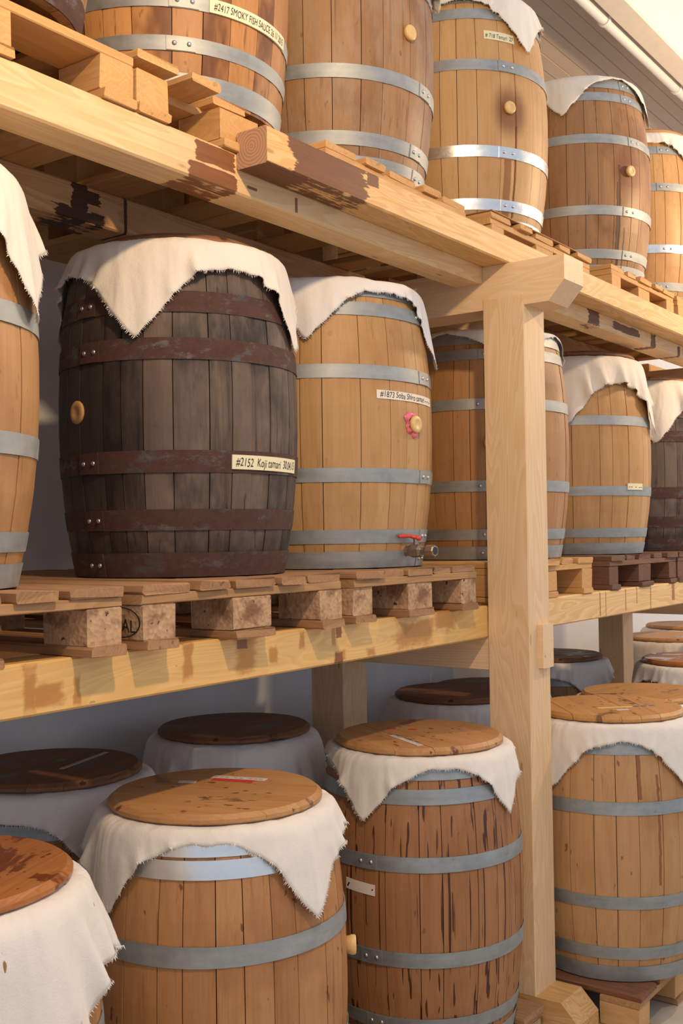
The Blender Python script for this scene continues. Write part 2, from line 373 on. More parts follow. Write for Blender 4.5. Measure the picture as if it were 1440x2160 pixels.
def chip():
    k = N('pressed_chip_block'); v = k.n.new('ShaderNodeTexVoronoi'); v.inputs['Scale'].default_value = 90; k.L(k.tc.outputs['Object'], v.inputs['Vector'])
    b = k.noise(k.mapping((9, 9, 9)), 1, 4, .7); hole = k.noise(k.mapping((45, 45, 45)), 1, 2, .5)
    c = k.mix(v.outputs['Color'], (.40, .23, .12), (.56, .36, .20)); c = k.mix(k.smooth(b, .45, .65), c, (.22, .11, .055)); c = k.mix(k.smooth(hole, .66, .72), c, (.06, .025, .015))
    k.bump(v.outputs['Distance'], .6, .003); return k.done(c, .9)
M['chip'] = chip()

# ------------------------------------------------------------------ the room
def struct_box(name, a, b, mat):
    m = MB(); m.box(a, b, .0005); return structure(m.build(name, mat))
X0, X1, WALL_Y = -1.5, 11.0, 3.10
struct_box('floor', (-4, -4, -.1), (X1, WALL_Y+.2, 0), M['floor'])
struct_box('wall_back', (-4, WALL_Y, 0), (X1, WALL_Y+.2, ZC+2.9), M['wall'])
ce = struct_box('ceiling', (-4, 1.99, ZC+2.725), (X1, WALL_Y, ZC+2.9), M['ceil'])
yy = 2.0
while yy < WALL_Y-.02:
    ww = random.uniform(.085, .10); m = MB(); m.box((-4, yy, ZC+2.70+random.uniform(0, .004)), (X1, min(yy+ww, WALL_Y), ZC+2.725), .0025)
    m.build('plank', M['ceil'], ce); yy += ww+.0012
m = MB(); m.box((-4, 1.872, ZC+2.5), (X1, 2.0, ZC+3.6), .008)
structure(m.build('ceiling_beam', M['plaster']))
pipe = thing('heating_pipe', 'white painted pipe clipped along under the ceiling beam at top right', 'pipe', (0, 2.05, ZC+2.52))
m = MB(); m.tube([(-3.5, 0, 0), (3, 0, 0), (X1-.2, 0, 0)], .027, 16); m.build('tube', M['pipe'], pipe, True)
for cx in (-2, -.8, .4, 1.6, 2.8, 4.0, 5.08, 6.12, 7.2, 8.4):
    m = MB(); m.tube([(cx-.012, 0, 0), (cx+.012, 0, 0)], .033, 16); m.box((cx-.011, -.06, .004), (cx+.011, -.0, .024), .002); m.build('pipe_clip', M['pipe'], pipe)

# ------------------------------------------------------------------ the rack
Z = lambda z: ZC+z
FR = [.56, 3.305, 6.055]; FN = ['at the left, just out of view', 'in the middle of the photo', 'at the far right']
def beam(name, label, x0, x1, y0, y1, z0, z1, mat, cat='beam', bev=.005, ends=None):
    m = MB(); m.box((x0, y0, z0), (x1, y1, z1), bev); o = m.build(name, mat, None, False, (x0, y0, z0)); tag(o, label, cat)
    if ends:
        o.data.materials.append(ends)
        o.data.polygons[0].material_index = 1; o.data.polygons[1].material_index = 1
    return o
for i, fx in enumerate(FR):
    far = ['left-hand end frame', 'middle frame', 'far right-hand frame'][i]
    # front post with half-lapped cheek up to the crossbeam
    m = MB(); m.box((fx, 1.635, Z(-1.526)), (fx+.155, 1.786, Z(.767)), .003); m.box((fx-.004, 1.635, Z(-1.526)), (fx+.0005, 1.786, Z(.80)), .001)
    tag(m.build('rack_post', M['post'], None, False, (fx, 1.635, Z(-1.526))), ['pale pine front post of the left-hand end frame', 'tall pale pine front post dividing the barrels, reaching from foot to upper crossbeam', 'pale pine front post of the far right-hand frame'][i], 'post', None)
    m = MB(); m.box((fx, 2.402, Z(-1.526)), (fx+.155, 2.552, Z(.767)), .003)
    tag(m.build('rack_post', M['post'], None, False, (fx, 2.402, Z(-1.526))), ['pale pine back post of the left-hand end frame', 'back post in the shade behind the two lidded barrels of the bottom row', 'shaded back post between the cloth-covered barrels at far right'][i], 'post')
    # upper crossbeam, nose chamfered underneath
    poly = [(2.70, Z(.767)), (2.70, Z(.915)), (1.488, Z(.915)), (1.488, Z(.832)), (1.546, Z(.767))]
    m = MB(); m.prism(poly, 'x', fx+.001, fx+.154)
    o = m.build('crossbeam', M['cross'], None, False, (fx, 1.488, Z(.767)))
    o.data.materials.append(M['end'])
    for p in o.data.polygons:
        if p.normal.y < -.5: p.material_index = 1
    tag(o, 'pale upper crossbeam with chamfered nose jutting forward, '+far, 'beam')
    # middle crossbeam with through tenon
    m = MB(); m.box((fx+.004, 1.786, Z(-.464)), (fx+.151, 2.402, Z(-.302)), .003)
    o = m.build('crossbeam', M['cross'], None, False, (fx, 1.786, Z(-.464))); tag(o, 'middle crossbeam under the shelf with its tenon through the post, '+far, 'beam')
    m = MB(); m.box((.060, -.171, .010), (.140, -.002, .158), .002)
    t = m.build('tenon', M['cross'], o)
    # floor foot
    poly = [(2.72, 0), (2.72, Z(-1.526)), (1.545, Z(-1.526)), (1.485, Z(-1.588)), (1.485, 0)]
    m = MB(); m.prism(poly, 'x', fx-.003, fx+.158)
    o = m.build('foot_beam', M['foot'], None, False, (fx, 1.485, 0)); o.data.materials.append(M['end'])
    for p in o.data.polygons:
        if p.normal.y < -.5: p.material_index = 1
    tag(o, 'floor foot with chamfered nose under the post, '+far, 'beam')

def tb(name, xa, light, dark, boxes=None, wet=None, **kw):
    bs = [(a-xa[0], b-xa[2], c, d) for a, b, c, d in boxes] if boxes else None
    ws = [(a-xa[0], b-xa[2], c, d) for a, b, c, d in wet] if wet else None
    return timber(name, light, dark, 0, bs, wet=ws, **kw)
LP, DP = (.82, .58, .32), (.70, .44, .20)
XL = .30
# top shelf, front beams
o0 = (XL, 1.79, Z(.858))
beam('shelf_beam', 'front beam of the top shelf at left, pale with one dark soaked patch', XL, 3.304, 1.79, 1.895, Z(.858), Z(.96),
     tb('pine_top_front_left', o0, LP, DP, [(1.965, Z(.93), .072, .025), (1.955, Z(.878), .088, .022), (2.28, Z(.885), .006, .02), (2.10, Z(.885), .02, .004)], stain_col=(.27, .085, .02), knots=.6, rag=.45))
o0 = (3.461, 1.79, Z(.858))
beam('shelf_beam', 'front beam of the top shelf right of the middle frame, splashed with dark sauce', 3.461, 6.05, 1.79, 1.895, Z(.858), Z(.985),
     tb('pine_top_front_right', o0, LP, DP, [(4.26, Z(.89), .06, .03), (4.62, Z(.893), .16, .018), (4.95, Z(.885), .03, .03), (5.3, Z(.88), .02, .025), (5.5, Z(.89), .05, .02)], stain_col=(.16, .05, .015), knots=.35, rag=1.1))
o0 = (2.04, 1.69, Z(.9155))
beam('shelf_beam', 'extra squared timber laid on the crossbeam in front of the top pallets, dark stain near its sawn end', 2.04, 9.0, 1.69, 1.788, Z(.9155), Z(1.008),
     tb('pine_extra_front', o0, (.80, .52, .23), (.62, .34, .11), [(2.30, Z(.962), .17, .05), (2.12, Z(.915), .10, .004), (2.5, Z(.99), .03, .02)], stain_col=(.17, .045, .012), knots=.5, spots=.35, rag=.6),
     ends=end_grain('sawn_end_stained', (.50, .29, .165), (.36, .185, .10), 0, .05, .05, 0, 170))
o0 = (XL, 2.275, Z(.858))
beam('shelf_beam', 'back beam of the top shelf at left with black sauce run down it', XL, 3.304, 2.275, 2.385, Z(.858), Z(.96),
     tb('pine_top_back_left', o0, (.70, .44, .22), (.54, .29, .12), [(1.955, Z(.91), .028, .07), (1.955, Z(.873), .085, .016), (2.12, Z(.90), .006, .06), (1.98, Z(.93), .05, .018)], stain_col=(.05, .018, .01), knots=.3, rag=1.0))
beam('shelf_beam', 'back beam of the top shelf right of the middle frame', 3.461, 6.05, 2.275, 2.385, Z(.858), Z(.985), timber('pine_top_back_right', (.62, .36, .16), (.46, .22, .08), 0, knots=.4))
beam('shelf_beam', 'front beam of the top shelf beyond the far right frame', 6.211, 9.0, 1.79, 1.895, Z(.858), Z(.985), M['pal_lightx'])
beam('shelf_beam', 'back beam of the top shelf beyond the far right frame', 6.211, 9.0, 2.275, 2.385, Z(.858), Z(.985), M['pal_lightx'])
# middle shelf
wet = [(1.40, Z(-.30), .02, .06), (1.44, Z(-.315), .05, .03), (1.52, Z(-.31), .012, .04), (1.85, Z(-.285), .02, .05), (2.05, Z(-.29), .05, .06), (2.16, Z(-.30), .02, .03), (2.28, Z(-.27), .015, .03), (2.42, Z(-.27), .012, .04), (2.60, Z(-.335), .03, .02), (2.85, Z(-.30), .14, .055), (3.02, Z(-.27), .09, .05), (2.45, Z(-.33), .03, .016)]
o0 = (XL, 1.79, Z(-.352))
beam('shelf_beam', 'honey-coloured front beam of the middle shelf at left, streaked with amber drips', XL, 3.306, 1.79, 1.90, Z(-.352), Z(-.243),
     tb('pine_mid_front_left', o0, (.82, .53, .20), (.68, .37, .10), [(2.445, Z(-.262), .012, .018), (2.445, Z(-.335), .018, .014), (2.04, Z(-.262), .02, .012)], wet, stain_col=(.30, .10, .02), knots=.5, spots=.4, rough=.4, rag=1.0, grain=.6, wet_col=(.46, .19, .035)))
o0 = (3.459, 1.79, Z(-.352))
beam('shelf_beam', 'pale front beam of the middle shelf right of the middle frame with fine drips', 3.459, 6.056, 1.79, 1.90, Z(-.352), Z(-.243),
     tb('pine_mid_front_right', o0, (.82, .56, .27), (.66, .40, .15), [(4.27, Z(-.295), .006, .05), (4.33, Z(-.295), .004, .05), (4.55, Z(-.295), .006, .05), (4.68, Z(-.28), .005, .035), (4.85, Z(-.295), .006, .05), (5.15, Z(-.29), .02, .045), (5.35, Z(-.29), .01, .04), (5.55, Z(-.29), .008, .05)], stain_col=(.45, .19, .04), knots=.3, rag=.8))
beam('shelf_beam', 'back beam of the middle shelf at left, behind the pallets', XL, 3.306, 2.275, 2.385, Z(-.352), Z(-.243), M['pal_lightx'])
beam('shelf_beam', 'back beam of the middle shelf right of the middle frame, behind the pallets', 3.459, 6.056, 2.275, 2.385, Z(-.352), Z(-.243), M['pal_lightx'])
beam('shelf_beam', 'front beam of the middle shelf beyond the far right frame', 6.209, 9.0, 1.79, 1.90, Z(-.352), Z(-.243), M['pal_lightx'])
beam('shelf_beam', 'back beam of the middle shelf beyond the far right frame', 6.209, 9.0, 2.275, 2.385, Z(-.352), Z(-.243), M['pal_lightx'])

# ------------------------------------------------------------------ pallets
def pallet(label, x0, x1, y0, z0, kind, depth=1.2, blk='chip', runner=.022, boards=None, group=None, deck_back=0.0, ply=False, str_back=0.0):
    t = thing('pallet', label, 'pallet', (x0, y0, z0), 'pallets under the barrels')
    W = x1-x0; bm, bx = M['pal_'+kind], M['pal_'+kind+'x']
    bl = M['chip'] if blk == 'chip' else (bm if blk == 'wood' else M['pal_'+blk])
    bw = [.10, .145, .10]; bx0 = [0, (W-.145)/2, W-.10]; by = [0, (depth-.145)/2, depth-.145]
    zb = runner; zs = zb+.078; zd = zs+.022
    def part(name, a, b, mat, jit=.0012, bev=.003):
        m = MB(); m.box([a[i] for i in range(3)], [b[i] for i in range(3)], bev, jit); return m.build(name, mat, t)
    for i in range(3):
        part('bottom_board', (bx0[i], -.006+random.uniform(-.006, .004), 0), (bx0[i]+bw[i], depth, zb), bm, .0015, .004)
        for j in range(3):
            part('block', (bx0[i]+random.uniform(0, .004), by[j]+random.uniform(0, .008), zb), (bx0[i]+bw[i]-random.uniform(0, .004), by[j]+.142, zs), bl, .001, .003)
    for j in range(3):
        part('stringer_board', (0, by[j]+(str_back if j == 0 else 0)+random.uniform(0, .006), zs), (W, by[j]+.142+(str_back if j == 0 else 0), zd), bx, .001, .002)
    boards = boards or [.145, .10, .145, .10, .145]
    gap = (W-sum(boards))/(len(boards)-1); x = 0
    dbs = deck_back if isinstance(deck_back, list) else [deck_back]*len(boards)
    for b, db in zip(boards, dbs):
        part('deck_board', (x, db+random.uniform(-.012, .006), zd), (x+b, depth+random.uniform(-.01, .01), zd+.022), bm, .0015, .004); x += b+gap
    if ply:
        part('plywood_sheet', (0, 0, zd+.0235), (W, depth, zd+.0275), M['pal_brown'], 0, .001)
    return t
ZM, ZT = Z(-.243), Z(.96)
G_MID = None
pallet('pallet on the middle shelf, the leftmost one cut by the frame', .84, 1.607, 1.742, ZM, 'brown')
pA = pallet('brown block pallet on the middle shelf under the dark barrel, ends of loose boards showing', 1.663, 2.395, 1.740, ZM, 'brown')
pallet('brown pallet on the middle shelf under the barrel with the valve, left of the post', 2.458, 3.150, 1.745, ZM, 'brown')
pallet('new pale pallet on the middle shelf just right of the post', 3.39, 4.197, 1.79, ZM, 'light', depth=.605, blk='wood')
pallet('nearly black soaked pallet on the middle shelf right of the post', 4.385, 5.20, 1.79, ZM, 'dark', blk='wood')
pallet('dark pallet at the right edge of the middle shelf', 5.235, 6.0, 1.79, ZM, 'dark', blk='wood')
pallet('stained pallet on the top shelf at upper left corner', .90, 1.701, 1.79, ZT, 'light', blk='light', deck_back=.10)
pallet('pale pallet on the top shelf under the barrel with three wide hoops', 1.705, 2.41, 1.79, ZT, 'light', blk='wood', boards=[.13, .10, .12, .10, .12], str_back=.09, deck_back=[-.01, -.01, .035, .12, .12])
pallet('pale pallet on the top shelf half hidden behind the extra timber', 2.42, 3.205, 1.79, ZT, 'light', blk='wood')
pallet('pallet topped with a thin plywood sheet on the top shelf above the post', 3.383, 4.24, 1.79, Z(.986), 'light', blk='wood', ply=True)
pallet('pale pallet on the top shelf right of the crossbeam nose', 4.472, 5.245, 1.79, Z(.986), 'light', blk='wood', runner=.05)
pallet('pallet on the top shelf at the right edge', 5.30, 6.1, 1.79, Z(.986), 'light', blk='wood', runner=.05)
pallet('floor pallet under the near left barrels of the bottom row', .80, 1.60, 1.60, 0, 'brown')
pallet('floor pallet under the large barrel of the bottom row with the red-printed lid', 1.64, 2.44, 1.60, 0, 'brown')
pallet('floor pallet beside the post foot, under the barrel streaked with drips', 2.47, 3.27, 1.60, 0, 'brown')
pL3 = pallet('floor pallet right of the post foot with a thick dark edge plank', 3.498, 4.30, 1.352, 0, 'brown', blk='light')
pk = min([c for c in pL3.children if c.name.startswith('deck_board')], key=lambda c: min(v.co.x for v in c.data.vertices))
pk.data.materials[0] = timber('pallet_plank_red_brown', (.26, .11, .05), (.14, .05, .02), 1, knots=.3, grain=.5, rough=.6); pk['label'] = 'dark red-brown plank'
pallet('floor pallet further right in the bottom row', 4.33, 5.13, 1.42, 0, 'brown', depth=1.5)
pallet('floor pallet near the far right post', 5.15, 5.95, 1.46, 0, 'brown', depth=1.4)
pallet('floor pallet beyond the far right post', 6.45, 8.0, 2.05, 0, 'brown', depth=.9)

# ------------------------------------------------------------------ barrels
rv = MB(); rv.lathe([(.0065, 0), (.006, .002), (.0035, .004), (.0008, .0047)], n=8); rivet0 = rv.build('rivet', M['rivet'], None, True); C.objects.unlink(rivet0)
def text_mesh(s, height, slant=.18):
    cu_ = bpy.data.curves.new('lettering', 'FONT'); cu_.body = s; cu_.size = 1.0; cu_.shear = slant; cu_.space_character = 1.02
    o = bpy.data.objects.new('lettering', cu_); C.objects.link(o); bpy.context.view_layer.update()
    me = o.evaluated_get(bpy.context.evaluated_depsgraph_get()).to_mesh()
    v = np.array([p.co[:] for p in me.vertices]); f = [tuple(p.vertices) for p in me.polygons]
    C.objects.unlink(o); bpy.data.objects.remove(o)
    v[:, 1] += .035*np.sin(v[:, 0]*2.3)+.012*np.sin(v[:, 0]*6.3); v[:, 0] -= v[:, 0].min()
    return v, f
def prof(b):
    R, Re, H = b['R'], b['Re'], b['H']
    return lambda z: Re+(R-Re)*(1-abs(2*min(max(z/H, 0), 1)-1)**2.1)
def on_barrel(b, ang, z, lift): r = prof(b)(z)+lift; return (r*math.cos(ang), r*math.sin(ang), z)
def barrel(label, x, y, z0, R, Re, H, mat, hoops, hoop_mat, lap=250, n_st=25, name='barrel', rivets=True, seed=0):
    rs = random.Random(seed*13+5)
    z0 += .002; t = thing(name, label, 'barrel', (x, y, z0), 'barrels on the rack'); b = dict(R=R, Re=Re, H=H, t=t, x=x, y=y, z0=z0); pr = prof(b)
    ws = [rs.uniform(.65, 1.35) for _ in range(n_st)]; tot = sum(ws); a = rs.uniform(0, 6)
    rows = 10
    for wd in ws:
        d = wd/tot*2*PI; g = .0011/R; a0, a1 = a+g, a+d-g; vs = []; a += d
        prd = rs.uniform(-.0012, .0012)
        zl_ = [H*i/(rows-1) for i in range(rows-1)]+[H-.006, H]
        for i in range(rows+1):
            z = zl_[i]; r = pr(z)+prd-(.006 if i == rows else 0)
            for (aa, dr) in ((a0, -.022), (a0, -.0008), ((a0*2+a1)/3, 0), ((a0+2*a1)/3, 0), (a1, -.0008), (a1, -.022)): vs.append(((r+dr)*math.cos(aa), (r+dr)*math.sin(aa), z))
        fs = [(i*6+j, i*6+j+1, i*6+6+j+1, i*6+6+j) for i in range(rows) for j in range(5)]
        fs += [tuple(range(5, -1, -1)), tuple(rows*6+j for j in range(6))]
        o = link_mesh('stave', vs, fs, mat, t)
        radial_normals(o, [(k < rows*5 and k % 5 in (1, 2, 3)) for k in range(len(fs))])
    for zz in (.035, H-.035):
        m = MB(); m.lathe([(Re-.018, zz-.012), (Re-.018, zz+.012)], n=40); m.build('head', mat, t)
    la0 = math.radians(lap)
    for hi, (fz, wdt) in enumerate(hoops):
        zc = fz*H; h = MB(); n = 56; th = .0028; vs = []
        for k in range(n):
            aa = 2*PI*k/n
            for (zz, dr) in ((zc-wdt/2, .0006), (zc-wdt/2, th), (zc, th+.0001), (zc+wdt/2, th), (zc+wdt/2, .0006)):
                zq = min(max(zz, 0), H); r = pr(zq)+dr; vs.append((r*math.cos(aa), r*math.sin(aa), zq))
        fs = [(k*5+j, (k+1) % n*5+j, (k+1) % n*5+j+1, k*5+j+1) for k in range(n) for j in range(4)]
        la = la0+rs.uniform(-.06, .06); n0 = len(vs); q = 6     # overlapping, riveted end
        for k in range(q+1):
            aa = la-.10+.22*k/q
            for (zz, dr) in ((zc-wdt/2+.001, .002), (zc-wdt/2+.001, th+.002), (zc+wdt/2-.001, th+.002), (zc+wdt/2-.001, .002)):
                zq = min(max(zz, 0), H); r = pr(zq)+dr; vs.append((r*math.cos(aa), r*math.sin(aa), zq))
        fs += [(n0+k*4+j, n0+k*4+4+j, n0+k*4+5+j, n0+k*4+j+1) for k in range(q) for j in range(3)]
        fs += [(n0, n0+1, n0+2, n0+3), (n0+q*4+3, n0+q*4+2, n0+q*4+1, n0+q*4)]
        ho = link_mesh('hoop', vs, fs, hoop_mat[hi % len(hoop_mat)] if isinstance(hoop_mat, list) else hoop_mat, t)
        radial_normals(ho, [(k < n*4 and k % 4 in (1, 2)) or (n*4 <= k < n*4+q*3 and (k-n*4) % 3 == 1) for k in range(len(fs))])
        if rivets:
            for da in (-.04, .07):
                aa = la+da; share(rivet0, 'rivet', ho, on_barrel(b, aa, zc, th+.0018), (Matrix.Rotation(aa, 3, 'Z') @ Matrix.Rotation(PI/2, 3, 'Y')).to_euler())
    return b
def bung(b, ang, z, mat, r=.024, out=.014, label=None):
    a = math.radians(ang); Mx = Matrix.Translation(on_barrel(b, a, z, -.004)) @ Matrix.Rotation(a, 4, 'Z') @ Matrix.Rotation(PI/2, 4, 'Y')
    m = MB(); m.lathe([(r*.86, 0), (r*.92, out*.55), (r, out*.7), (r, out*.95+.004), (r*.9, out+.0065), (r*.5, out+.0075), (r*.42, out+.0060), (.001, out+.0058)], Mx, 22)
    o = m.build('bung', mat, b['t'], True)
    if label: o['label'] = label
    return o
def tape(b, a0, a1, z, h, text, mat, lift=.0045, tilt=0.0, label=None, ink=None, th=.62):
    """strip of tape on the barrel between two angles (deg), with handwriting"""
    A0, A1 = math.radians(a0), math.radians(a1); n = 14; vs = []; zz = lambda s: z+tilt*(s-.5)
    for k in range(n+1):
        s = k/n; aa = A0+(A1-A0)*s
        for dz, dl in ((-h/2, 0), (-h/2, lift), (h/2, lift), (h/2, 0)): vs.append(on_barrel(b, aa, zz(s)+dz, dl))
    fs = [(k*4+j, k*4+4+j, k*4+5+j, k*4+1+j) for k in range(n) for j in range(3)] + [(0, 1, 2, 3), (n*4+3, n*4+2, n*4+1, n*4)]
    o = link_mesh('label_tape', vs, fs, mat, b['t'])
    o['label'] = label or 'strip of tape with handwriting'
    if text:
        v, f = text_mesh(text, h); W = v[:, 0].max(); L = abs(A1-A0)*prof(b)(z)
        sx = L*.92/W; sy = min(h*th/.72, sx*1.7); out = []
        for p in v:
            s = .04+p[0]/W*.92; aa = A0+(A1-A0)*s; out.append(on_barrel(b, aa, zz(s)-h*.28+p[1]*sy, lift+.0006))
        link_mesh('lettering', out, f, ink or M['ink'], o)
    return o
HW = [(.028, .050), (.108, .041), (.318, .042), (.672, .042), (.892, .041), (.964, .046)]       # six-hoop wine barrel
HD = [(.035, .062), (.168, .052), (.338, .055), (.668, .054), (.808, .054), (.955, .06)]
B = {}
YM = 2.12; ZBM = Z(-.243)+.145; ZBT = ZT+.145; ZBL = .145
B['M0'] = barrel('golden oak barrel at the left edge of the middle shelf, cloth corner hanging down it', 1.245, YM, ZBM, .35, .30, .865, M['oak_mid'], [(.028, .050), (.108, .041), (.335, .044), (.635, .044), (.892, .041), (.964, .046)], M['steel'], 200, seed=1)
B['M1'] = barrel('blackened old barrel with rusty hoops on the middle shelf', 2.17, YM, ZBM, .323, .28, .848, M['oak_black'], HD, M['rust'], 178, seed=2, n_st=27)
B['M2'] = barrel('light oak barrel with pink-sealed bung and brass valve, left of the post', 2.853, 2.135, ZBM, .35, .308, .872, M['oak_light'], HW, M['steel'], 283, seed=3)
B['M3'] = barrel('oak barrel directly behind the front post on the middle shelf', 3.94, 2.15, ZBM, .35, .308, .875, M['oak_mid'], HW, M['steel'], 212, seed=4)
B['M4'] = barrel('light oak barrel with broad cloth, middle shelf right of the post', 4.83, 2.14, ZBM, .35, .302, .885, M['oak_light'], HW, M['steel'], 330, seed=5)
B['M5'] = barrel('dark barrel with black hoops at the right edge of the middle shelf', 5.70, 2.15, ZBM, .35, .30, .87, M['oak_black'], HD, M['rust'], 90, seed=6)
B['T0'] = barrel('dusty dark barrel in the upper left corner of the top shelf', 1.40, 2.06, ZBT, .33, .28, .9, M['oak_brown'], HD, M['rust'], 90, seed=7)
HT = [(.035, .052), (.135, .036), (.245, .036), (.755, .036), (.865, .036), (.965, .052)]
B['T1'] = barrel('striped oak barrel with three wide hoops low down and a long taped label, top shelf', 2.163, 2.163, ZBT, .352, .315, .95, M['oak_striped'], HT, M['steel'], 232, seed=8, n_st=27)
B['T2'] = barrel('brown scuffed oak barrel with a pale bung near the top edge, top shelf', 2.90, 2.14, ZBT, .355, .306, .93, M['oak_brown'], HW, M['steel'], 277, seed=9)
B['T3'] = barrel('pale oak barrel with brown halo round its bung and shiny hoops, top shelf', 3.84, 2.17, Z(.986)+.145+.004, .35, .302, .92, M['oak_bung'], HW, [M['steel_bright'], M['steel_bright'], M['steel_bright'], M['steel'], M['steel'], M['steel']], 243, seed=10)
B['T4'] = barrel('brown oak barrel with a black sticky run below its bung, top shelf', 4.90, 2.14, Z(.986)+.173, .35, .30, .915, M['oak_runs'], HW, M['steel'], 250, seed=11)
B['T5'] = barrel('yellowish oak barrel at the right edge of the top shelf', 5.72, 2.14, Z(.986)+.173, .34, .29, .90, M['oak_light'], HW, [M['steel'], M['steel'], M['steel_bright']]*2, 222, seed=12)
RL = .3255; HL = .862
B['L0'] = barrel('oak barrel in the bottom left corner under a splashed cloth', 1.24, 1.888, ZBL, RL, .285, HL, M['oak_orange'], HW, M['steel_blue'], 60, seed=13)
B['L1'] = barrel('large orange oak barrel at bottom centre, front row, cloth with hanging corners', 2.046, 1.888, ZBL, RL, .285, HL, M['oak_orange'], [(.03, .05), (.115, .042), (.345, .046), (.688, .046), (.905, .042), (.964, .046)], [M['steel_blue']]*3+[M['steel'], M['steel_bright'], M['steel_bright']], 60, seed=14)
B['L2'] = barrel('reddish oak barrel streaked with dark drips, front of the post in the bottom row', 2.985, 1.872, ZBL, RL-.003, .283, HL, M['oak_red'], HW[:2]+[(.335, .044), (.655, .044), (.878, .044), (.96, .046)], M['steel_blue'], 182, seed=15)
B['L3'] = barrel('tan oak barrel right of the post in the bottom row, lid with blue print', 3.83, 1.579, ZBL, RL, .285, HL, M['oak_tan'], [(.03, .055), (.115, .042), (.318, .042), (.685, .044), (.915, .041), (.966, .044)], M['steel_blue'], 150, seed=16)
B['L4'] = barrel('oak barrel behind the blue-printed lid, its own lid crossed by a long dark stain', 4.66, 1.76, ZBL, RL, .285, .80, M['oak_orange'], HW, M['steel_blue'], 90, seed=17, rivets=False)
B['L5'] = barrel('oak barrel at the right edge of the bottom row, cloth standing up round its lid', 5.50, 1.80, ZBL, RL, .285, HL, M['oak_orange'], HW, M['steel_blue'], 90, seed=18, rivets=False)
B['B1'] = barrel('back-row barrel at lower left under a dark lid with a small green mark', 2.09, 2.585, ZBL, RL, .285, .838, M['oak_brown'], HW, M['steel_blue'], 235, seed=19)
B['B2'] = barrel('back-row barrel behind the large orange one, cloth falling straight', 2.90, 2.585, ZBL, RL, .285, .838, M['oak_brown'], HW, M['steel_blue'], 90, seed=20, rivets=False)
B['B3'] = barrel('back-row barrel between back post and front post, cloth flared to the left', 4.03, 2.33, ZBL, RL, .285, .838, M['oak_brown'], HW, M['steel_blue'], 90, seed=21, rivets=False)
B['B4'] = barrel('back-row barrel left of the far back post, blue-white cloth corner hanging', 5.54, 2.60, ZBL, RL, .285, .838, M['oak_brown'], HW, M['steel'], 90, seed=22, rivets=False)
B['B5'] = barrel('low back-row barrel whose lid edge peeps out behind the post', 4.83, 2.62, ZBL, RL, .285, .75, M['oak_brown'], HW, M['steel_blue'], 90, seed=23, rivets=False)
B['B6'] = barrel('back-row barrel right of the far back post with numbered lid', 6.86, 2.42, ZBL, RL, .285, .838, M['oak_orange'], HW, M['steel_blue'], 90, seed=24, rivets=False)
B['B7'] = barrel('furthest back-row barrel at the right edge', 7.60, 2.56, ZBL, RL, .285, .85, M['oak_orange'], HW, M['steel_blue'], 90, seed=25, rivets=False)

S = M['silicone']
bung(B['T2'], 262, .45, S); bung(B['T3'], 241, .46, S); bung(B['T4'], 247, .475, S, .025)
bung(B['M1'], 171, .42, M['bungwood'], .030, .0015, 'flat round wooden bung'); bung(B['M2'], 268, .436, S, .027); bung(B['M3'], 214, .44, S)
bung(B['L1'], 306, .50, S, .024, .02)
# pink sealing wax round the bung of the light barrel
b = B['M2']; a = math.radians(267); Mx = Matrix.Translation(on_barrel(b, a, .436, -.002)) @ Matrix.Rotation(a, 4, 'Z') @ Matrix.Rotation(PI/2, 4, 'Y')
vs = []; n = 36
for k in range(n):
    aa = 2*PI*k/n; ro = .036+.006*math.sin(aa*2+.5)+.004*math.sin(5*aa)+.003*math.sin(9*aa+1)
    for rr, zz in ((.022, .004), (.026, .010+.002*math.sin(7*aa)), (ro-.004, .008+.002*math.sin(6*aa)), (ro, .001)):
        vs.append(Mx @ Vector((rr*math.cos(aa), rr*math.sin(aa), zz)))
o = link_mesh('wax_seal', vs, [(k*4+j, (k+1) % n*4+j, (k+1) % n*4+j+1, k*4+j+1) for k in range(n) for j in range(3)], M['wax'], b['t'], True); o['label'] = 'pink wax smeared round the bung'
# brass ball valve near the foot of the same barrel
a = math.radians(268); P0 = Vector(on_barrel(b, a, .048, 0)); od = Vector((math.cos(a), math.sin(a), 0)); sd_ = Vector((-od.y, od.x, 0))
m = MB(); m.tube([P0-od*.01, P0+od*.018], .016, 12); m.tube([P0+od*.012, P0+od*.02, P0+od*.05, P0+od*.058], [.017, .021, .021, .017], 6); m.tube([P0+od*.055, P0+od*.075], .013, 12)
m.tube([P0+od*.070, P0+od*.078, P0+od*.102, P0+od*.106], [.015, .0185, .0185, .0165], 8); m.tube([P0+od*.036+Vector((0, 0, .015)), P0+od*.036+Vector((0, 0, .040))], .008, 10)
v_ = m.build('valve', M['brass'], b['t'], False); v_['label'] = 'brass ball valve'
m = MB(); q = P0+od*.036+Vector((0, 0, .040)); m.tube([q+od*.016-Vector((0, 0, .002)), q+od*.004, q-od*.012-sd_*.014+Vector((0, 0, .006)), q-od*.02-sd_*.05+Vector((0, 0, .006)), q-od*.022-sd_*.06+Vector((0, 0, .004))], [.007, .008, .006, .007, .004], 8)
l_ = m.build('lever', M['red'], v_, True); l_['label'] = 'red lever'
m = MB(); c_ = P0+od*.1062; m.tube([c_, c_+od*.0008], .0125, 12); m.build('outlet_shade_disc', M['ink'], v_)  # flat black disc, the dark inside of the open bore given as colour

